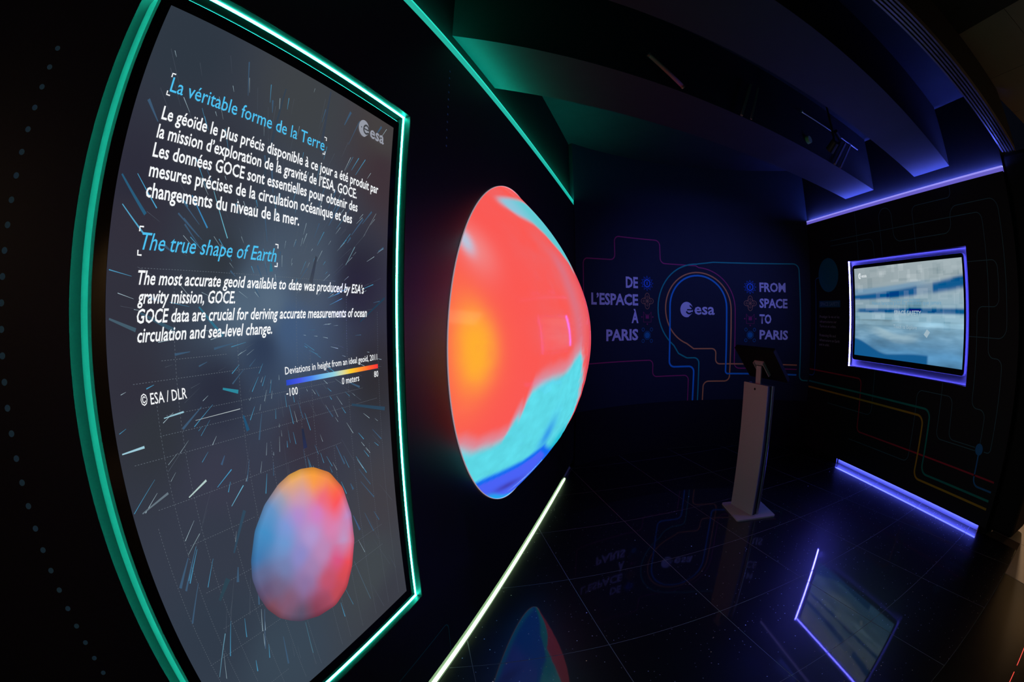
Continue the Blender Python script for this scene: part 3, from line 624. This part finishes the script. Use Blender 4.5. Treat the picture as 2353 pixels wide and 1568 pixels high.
ribbon(mb, fillet([(-3.70, 1.90), (-3.665, 1.93), (-3.63, 1.90), (-3.64, 1.86), (-3.665, 1.80), (-3.69, 1.83), (-3.71, 1.87)], .02, True), 0.004, flat, 0.0016, True)
for ring, q in ((.118, 24), (.145, 30)):
    for k in range(q): disc(mb, -3.672 + ring * cos(2 * pi * k / q), 1.87 + ring * sin(2 * pi * k / q), .004, .004, flat, .0016, 8)
mb.build('disc_emblem', ink('pale_teal_print', (0.06, 0.26, 0.34)), gr)
MB().add([flat(x, z, .001) for x, z in ((-3.846, 1.541), (-3.478, 1.541), (-3.478, 1.608), (-3.846, 1.608))], [(0, 1, 2, 3)]).build('title_plate', ink('deep_blue_plate', (0.01, 0.18, 0.36)), gr)
text('text_line', 'SPACE SAFETY', -3.826, -3.496, 1.556, 0.037, ink('plate_lettering', (0.25, 0.45, 0.75)), gr, flat, 0.0016, 0.01)
for s, x1, z in (('Protéger la vie et les', -3.494, 1.432), ('infrastructures sur', -3.542, 1.382), ('Terre et en orbite.', -3.548, 1.334), ('Protecting life and', -3.553, 1.240), ('infrastructure on Earth', -3.487, 1.190), ('and in orbit.', -3.656, 1.144)):
    text('text_line', s, -3.838, x1, z, 0.026, I_grey, gr, flat, 0.001)

# ------------------------------------------------------------------ curved mural wall (wall_back)
def arcwall(s0, s1, z0, z1, out0, out1, n=48):
    mb = MB(); vs = []
    for i in range(n + 1):
        s = s0 + (s1 - s0) * i / n
        vs += [arc(s, z0, out1), arc(s, z1, out1), arc(s, z1, out0), arc(s, z0, out0)]
    mb.add(vs, [(4 * i + j, 4 * i + 4 + j, 4 * i + 4 + (j + 1) % 4, 4 * i + (j + 1) % 4) for i in range(n) for j in range(4)] + [(0, 1, 2, 3), (4 * n + 3, 4 * n + 2, 4 * n + 1, 4 * n)]); return mb
S0, S1 = -1.385, 1.43
wback = struct(arcwall(S0, S1 + .03, 0, 3.08, -0.12, 0.0).build('wall_back', M_mural))
arcwall(S0, S1 + .02, 0, 0.52, 0.0, 0.012).build('plinth_panel', M_upper, wback)
mu = thing('wall_mural', 'curved navy mural reading DE L’ESPACE À PARIS and FROM SPACE TO PARIS', 'mural')
J_red = ink('crimson_line', (0.50, 0.03, 0.12)); J_teal = ink('turquoise_line', (0.0, 0.48, 0.26)); J_or = ink('orange_line', (0.95, 0.36, 0.07)); J_blue = ink('blue_line', (0.01, 0.36, 0.62)); J_wh = ink('white_lettering', (0.80, 0.80, 0.80))
def ml(pts, w, m, r, out=0.001): return pl(pts, w, m, r, mu, arc, out)
def archpts(cx, zc, r, a0, a1, n=24): return [(cx + r * cos(radians(a0 + (a1 - a0) * i / n)), zc + r * sin(radians(a0 + (a1 - a0) * i / n))) for i in range(n + 1)]
CX, CZ = 0.110, 1.500
# crimson line: stepped top edge, over the arch, down the far side; and the lower step
top = fillet([(-1.285, 0.975), (-1.285, 1.957), (-0.886, 1.970), (-0.886, 2.208), (-0.334, 2.208), (-0.334, 1.968), (0.09, 1.962)], 0.055)
ml(top + archpts(CX, 1.505, 0.438, 88, 0) + fillet([(0.548, 1.3), (0.548, 0.866), (1.30, 0.866)], .06)[0:], 0.011, J_red, 0, 0.0010)
ml([(-1.285, 0.968), (-0.425, 0.968), (-0.425, 0.795), (0.006, 0.795), (0.010, 0.52)], 0.010, J_red, 0.05)
ml(archpts(CX, 1.500, 0.480, 90, 233) + fillet([(-0.12, 1.03), (-0.02, 0.981), (0.126, 0.981), (0.129, 0.52)], .06), 0.014, J_teal, 0, 0.0014)
ml([(CX, 1.982), (0.3, 2.008), (1.320, 2.012), (1.339, 0.748), (1.44, 0.748)], 0.013, J_teal, 0.07, 0.0014)
ml(fillet([(1.30, 0.913), (0.325, 0.913), (0.325, 1.078), (0.06, 1.078)], .05) + archpts(CX, 1.500, 0.390, 250, 0, 40) + fillet([(0.50, 1.3), (0.498, 0.725), (0.188, 0.725), (0.188, 0.52)], .06), 0.014, J_or, 0, 0.0018)
ml(fillet([(1.30, 0.806), (0.448, 0.806), (0.447, 1.2)], .03) + archpts(CX, 1.520, 0.337, 0, 180) + fillet([(-0.228, 1.2), (-0.228, 0.890), (0.068, 0.890), (0.068, 0.52)], .06), 0.018, J_blue, 0, 0.0022)
def mt(s, x0, x1, z, cap=0.103): return text('text_line', s, x0, x1, z, cap, J_wh, mu, arc, 0.001, 0.032)
mt('DE', -0.757, -0.609, 1.703); mt("L’ESPACE", -1.187, -0.609, 1.529); mt('À', -0.689, -0.606, 1.352); mt('PARIS', -1.000, -0.608, 1.180)
mt('FROM', 0.840, 1.152, 1.704, .093); mt('SPACE', 0.837, 1.172, 1.530, .093); mt('TO', 0.837, 0.979, 1.358, .093); mt('PARIS', 0.840, 1.180, 1.188, .093)
K_bl = ink('icon_blue', (0.02, 0.22, 0.80)); K_or = ink('icon_orange', (0.55, 0.25, 0.08)); K_rd = ink('icon_crimson', (0.38, 0.02, 0.10)); K_te = ink('icon_turquoise', (0.0, 0.22, 0.32))
def icons(cx, zs):
    z = zs[0]; mb = MB(); w = 0.0055                         # sun with twelve rays round a keyhole
    ribbon(mb, [(cx + (0.074 if k % 2 == 0 else 0.046) * cos(pi * k / 12), z + (0.076 if k % 2 == 0 else 0.046) * sin(pi * k / 12)) for k in range(24)], w, arc, 0.001, True, 1)
    ribbon(mb, [(cx + 0.034 * cos(pi * k / 10), z + 0.036 * sin(pi * k / 10)) for k in range(20)], 0.012, arc, 0.001, True, 1)
    ribbon(mb, [(cx, z - .018), (cx, z + .018)], 0.012, arc, 0.0014); mb.build('sun_icon', K_bl, mu)
    z = zs[1]; mb = MB()                                     # diamond lattice with a star in it
    pts = []
    for k in range(48):
        a = 2 * pi * k / 48; r = 0.040 + 0.034 * abs(cos(2 * a)) ** 1.6; pts.append((cx + r * cos(a), z + r * 1.1 * sin(a)))
    ribbon(mb, pts, w, arc, 0.001, True, 1); ribbon(mb, [(cx, z + .055), (cx + .055, z), (cx, z - .055), (cx - .055, z)], w * .8, arc, 0.001, True, 1)
    for k in range(4): a = pi * k / 4; ribbon(mb, [(cx - .045 * cos(a), z - .045 * sin(a)), (cx + .045 * cos(a), z + .045 * sin(a))], w * .8, arc, 0.001)
    mb.build('lattice_icon', K_or, mu)
    z = zs[2]; mb = MB()                                     # square circuit with small knobs
    ribbon(mb, [(cx - .046, z + .052), (cx - .046, z - .052), (cx + .046, z - .052), (cx + .046, z + .052), (cx + .024, z + .024), (cx - .024, z + .024)], w * .8, arc, 0.001, True, 1)
    ribbon(mb, [(cx - .02, z), (cx + .02, z)], 0.034, arc, 0.001); disc(mb, cx - .066, z, .008, .008, arc, .001, 8); disc(mb, cx + .066, z, .008, .008, arc, .001, 8); disc(mb, cx, z - .072, .008, .008, arc, .001, 8)
    mb.build('circuit_icon', K_rd, mu)
    z = zs[3]; mb = MB(); disc(mb, cx, z, .030, .032, arc, .001, 20)
    ribbon(mb, [(cx + .040 * cos(pi * (k + .5) / 4), z + .044 * sin(pi * (k + .5) / 4)) for k in range(8)], w * .8, arc, 0.001, True, 1)
    for sx in (-1, 1):
        for sz in (-1, 1): ribbon(mb, [(cx + sx * .050 + .015 * cos(pi * k / 6), z + sz * .058 + .017 * sin(pi * k / 6)) for k in range(12)], w * .8, arc, 0.001, True, 1)
    mb.build('node_icon', K_te, mu)
icons(-0.499, (1.753, 1.572, 1.410, 1.224)); icons(0.728, (1.750, 1.573, 1.405, 1.229))
agency_logo(mu, -0.103, 1.492, 0.163, 0.305, 0.117, 1.4435, J_wh, M_mural, arc, 0.001, 0.92)

# ------------------------------------------------------------------ ceiling, beams, header
ce = [wl(-1.6, 0.16), (-1.0, -1.9), (3.42, -1.9), (3.42, 4.2), (1.9, 4.62), wl(4.1, 0.16)]
ceil = struct(MB().prism([(-3.0, -2.2), (2.52, -2.2), (2.52, 1.05), (3.42, 1.20), (3.42, 4.8), (-3.0, 4.8)], 3.08, 3.14).build('ceiling', M_ceil))
def beam(name, label, q, z0=2.588, z1=3.08):
    o = thing(name, label, 'beam', None, 'ceiling beams')
    MB().prism(q, z0, z0 + 0.004).build('underside', M_beam, o)
    MB().prism(q, z0 + 0.0042, z1 - 0.001).build('web', M_beamside, o)
    return o
beam('ceiling_beam', 'deep black ceiling beam nearest the curved mural, its end lit green over the geoid', [(-0.266, 1.561), (3.213, 2.827), (3.213, 3.270), (-0.120, 2.060)])
beam('ceiling_beam', 'deep ceiling beam nearer the entrance, underside glowing deep blue', [(-0.56, 0.570), (3.213, 1.826), (3.213, 2.262), (-0.415, 1.042)])
hd = thing('header_track', 'long header beam with grooved aluminium track over the booth entrance', 'track')
MB().prism([(-1.0, 0.28), (3.335, 1.127), (3.25, 1.255), (-1.0, 0.345)], 2.640, 3.075).build('header', M_beamside, hd)
def lp(a, b, f): return (a[0] + (b[0] - a[0]) * f, a[1] + (b[1] - a[1]) * f)
n0, n1, f0, f1 = (-1.0, 0.28), (3.335, 1.127), (-1.0, 0.345), (3.25, 1.255)
for k in range(5):
    a, b = k / 5 + 0.02, k / 5 + 0.13
    MB().prism([lp(n0, f0, a), lp(n1, f1, a), lp(n1, f1, b), lp(n0, f0, b)], 2.588, 2.640).build('track_rib', M_rail, hd)
BN = Vector((0.342, -0.940, 0)).normalized()                  # outward normal of the near side of the deep beam
M_bat = mat('grey_batten', (0.16, 0.14, 0.16), 0.6, 0.3, noise=.1)
bat = [((1.458, 2.156, 2.851), (1.306, 2.101, 2.575), .010, 'first strut from the pinkish tube leaning on the side of the deep beam'), ((1.529, 2.182, 2.855), (1.391, 2.132, 2.580), .008, 'second strut from the pinkish tube leaning on the side of the deep beam'),
       ((2.670, 2.597, 2.842), (2.386, 2.494, 2.575), .012, 'third strut from the pinkish tube, under the ceiling rail near its end'), ((2.777, 2.636, 2.864), (2.480, 2.529, 2.575), .010, 'last strut before the lavender cove, under the end of the ceiling rail')]
for p, q, r, lab in bat:
    tag(MB().tube(p, q, r, 4).build('beam_strut', M_bat), lab, 'strut')
tf = thing('tube_fitting', 'slim unlit pinkish tube on the side of the deep ceiling beam', 'light')
MB().tube((0.690, 1.877, 2.734), (0.874, 1.944, 2.606), 0.012, 16).build('tube', mat('pinkish_tube', (0.42, 0.20, 0.22), 0.5, 0.4, noise=.05), tf, smooth=True)  # pinkish tone is set in the base colour
MB().tube((0.683, 1.874, 2.739), (0.690, 1.877, 2.734), 0.014, 16).build('end_cap', M_rail, tf); MB().tube((0.874, 1.944, 2.606), (0.881, 1.947, 2.601), 0.014, 16).build('end_cap', M_rail, tf)
tr = thing('track_light', 'thin metal rail with a small black spotlight on the side of the deep ceiling beam', 'light')
MB().tube((2.022, 2.362, 2.872), (2.455, 2.519, 2.872), 0.006, 8).build('rail', M_alu, tr); MB().tube((2.590, 2.568, 2.872), (2.922, 2.689, 2.872), 0.006, 8).build('rail', M_alu, tr)
MB().tube((2.50, 2.520, 2.885), (2.56, 2.545, 2.850), 0.020, 14).build('spotlight_head', M_tab, tr)
MB().tube((2.52, 2.53, 2.90), (2.51, 2.56, 2.90), 0.006, 8).build('bracket', M_tab, tr); MB().tube((2.022, 2.358, 2.872), (2.010, 2.354, 2.872), 0.011, 8).build('end_cap', M_alu, tr)
ws = thing('wall_washer', 'small black spotlight hung between the ceiling beams and aimed at the curved mural', 'light')
MB().tube((2.06, 2.10, 2.56), (2.05, 2.17, 2.515), 0.028, 16, 0.032).build('lamp_body', M_tab, ws); MB().tube((2.06, 2.11, 2.57), (2.06, 2.11, 3.079), 0.008, 8).build('stem', M_tab, ws)
sd = thing('side_sensor', 'small round greenish sensor on the side of the deep ceiling beam below the rail', 'sensor')
c0 = Vector((2.06, 2.376, 2.668)); MB().tube(c0, c0 - BN * 0.03, 0.026, 20, 0.030).build('housing', mat('ivory_plastic', (0.30, 0.42, 0.22), 0.5, 0.4), sd)

# ------------------------------------------------------------------ kiosk
KA = atan2(-0.98047, 0.19664)                                 # direction of the broad face, towards the camera
kw = Matrix.Translation((1.6805, 2.727, 0)) @ Matrix.Rotation(KA, 4, 'Z')   # local x along the face, local y away from the geoid wall
ki = thing('tablet_kiosk', 'slim silver floor kiosk holding a black tilted tablet', 'kiosk', kw)
bp = Matrix.Translation((1.745, 2.720, 0)) @ Matrix.Rotation(radians(-5.0), 4, 'Z')
mb = MB(); poly = []
for p in rrect(-0.165, 0.160, -0.172, 0.172, 0.018): v = kw.inverted() @ (bp @ Vector((p[0], p[1], 0))); poly.append((v.x, v.y))
mb.prism(poly, 0.001, 0.012); mb.build('base_plate', mat('lavender_grey_plate', (0.55, 0.54, 0.58), 0.5, 0.35, noise=.04), ki)
MB().box(-0.131, 0.131, 0.0, 0.010, 0.012, 0.962).build('front_panel', M_kiosk, ki, bevel=0.002)
cs_ = [(0.128, 0.010), (0.128, 0.030)] + [(0.128 - 0.010 * sin(a * pi / 8), 0.030 + 0.036 * a / 8) for a in range(9)] + [(0.120, 0.070), (0.060, 0.078), (-0.060, 0.078), (-0.120, 0.070), (-0.128, 0.010)]
MB().prism(cs_, 0.012, 0.955).build('rear_shell', M_kioskdark, ki)
lipp = [(0.121, 0.048), (0.132, 0.052), (0.136, 0.060), (0.132, 0.069), (0.120, 0.072)]
MB().prism(lipp, 0.012, 0.957).build('edge_profile', M_alu, ki, smooth=False)
MB().prism([(-x, y) for x, y in reversed(lipp)], 0.012, 0.957).build('edge_profile', M_alu, ki)
MB().tube((-0.004, 0.0005, 0.925), (-0.004, -0.0012, 0.925), 0.0085, 16).build('lock', M_hole, ki)
MB().box(-0.026, 0.026, 0.022, 0.034, 0.955, 1.085).build('neck', M_kiosk, ki, bevel=0.002)
# tablet: tilted plate, its top edge towards the geoid
tz0, tz1, ty0, ty1, hw = 0.985, 1.205, 0.130, -0.045, 0.212
d = Vector((0, ty1 - ty0, tz1 - tz0)); L_ = d.length; d.normalize(); nrm = Vector((0, d.z, -d.y))      # towards the user and up
def tpt(x, t, o): p = Vector((0, ty0, tz0)) + d * t + nrm * o; return (x, p.y, p.z)
def slab(poly, o0, o1):
    mb = MB(); n = len(poly); mb.add([tpt(x, t, o0) for x, t in poly] + [tpt(x, t, o1) for x, t in poly], [tuple(range(n)), tuple(range(2 * n - 1, n - 1, -1))] + [(i, i + n, (i + 1) % n + n, (i + 1) % n) for i in range(n)]); return mb
slab(rrect(-hw, hw, 0, L_, 0.012), 0.0, 0.026).build('tablet_housing', M_tab, ki)
slab(rrect(-hw + .02, hw - .02, 0.02, L_ - .02, 0.004), 0.0262, 0.0275).build('tablet_glass', mat('tablet_glass', (0.004, 0.004, 0.005), 0.08, 0.5), ki)
slab([(-.045, L_ * .50), (.055, L_ * .50), (.055, L_ * .62), (-.045, L_ * .62)], -0.010, -0.0005).build('mount_bracket', M_kiosk, ki)
slab([(.050, L_ * .18), (.057, L_ * .18), (.057, L_ * .60), (.050, L_ * .60)], -0.022, -0.0005).build('bracket_flange', M_kiosk, ki)
slab([(-.052, L_ * .18), (-.045, L_ * .18), (-.045, L_ * .60), (-.052, L_ * .60)], -0.022, -0.0005).build('bracket_flange', M_kiosk, ki)

# ------------------------------------------------------------------ outside the booth
struct(MB().box(3.27, 3.62, 1.00, 1.268, 0.030, 2.588).build('wall_pier', mat('black_pier', (0.006, 0.006, 0.006), 0.7, 0.2), bevel=0.035))
oc = struct(MB().box(2.53, 7.4, -2.2, 1.19, 3.10, 3.16).build('ceiling_outside', M_upper))
for i in range(7):
    for j in range(3): MB().box(2.535 + 0.66 * i, 2.535 + 0.66 * i + 0.655, -0.9 + 0.7 * j, -0.9 + 0.7 * j + 0.696, 3.088, 3.10).build('ceiling_panel', M_outceil, oc)
wo = struct(MB().box(7.0, 7.1, -2.2, 4.0, 0, 3.1).build('wall_outside', M_outwall))
dr = struct(MB().box(6.96, 6.999, 0.95, 1.75, 0.0, 2.02).build('door_1', M_door))
MB().box(6.95, 6.96, 1.02, 1.68, 0.1, 1.95).build('door_leaf', M_door, dr)
MB().tube((6.92, 1.08, 1.0), (6.92, 1.20, 1.0), 0.01, 8).build('door_handle', M_alu, dr)
rs = thing('red_floor_reflection', 'broken thin red reflection built as a glowing line on the dark floor at the booth entrance', 'light')  # glowing dashes laid in place of a red light's reflection
MB().box(0, .12, -.0025, .0025, 0.0005, 0.003).build('led_strip', L_red, rs, mw=Matrix.Translation((1.99, 0.168, 0)) @ Matrix.Rotation(radians(14.8), 4, 'Z'))
MB().box(0, .20, -.0025, .0025, 0.0005, 0.003).build('led_strip', L_red, rs, mw=Matrix.Translation((2.16, 0.213, 0)) @ Matrix.Rotation(radians(14.8), 4, 'Z'))
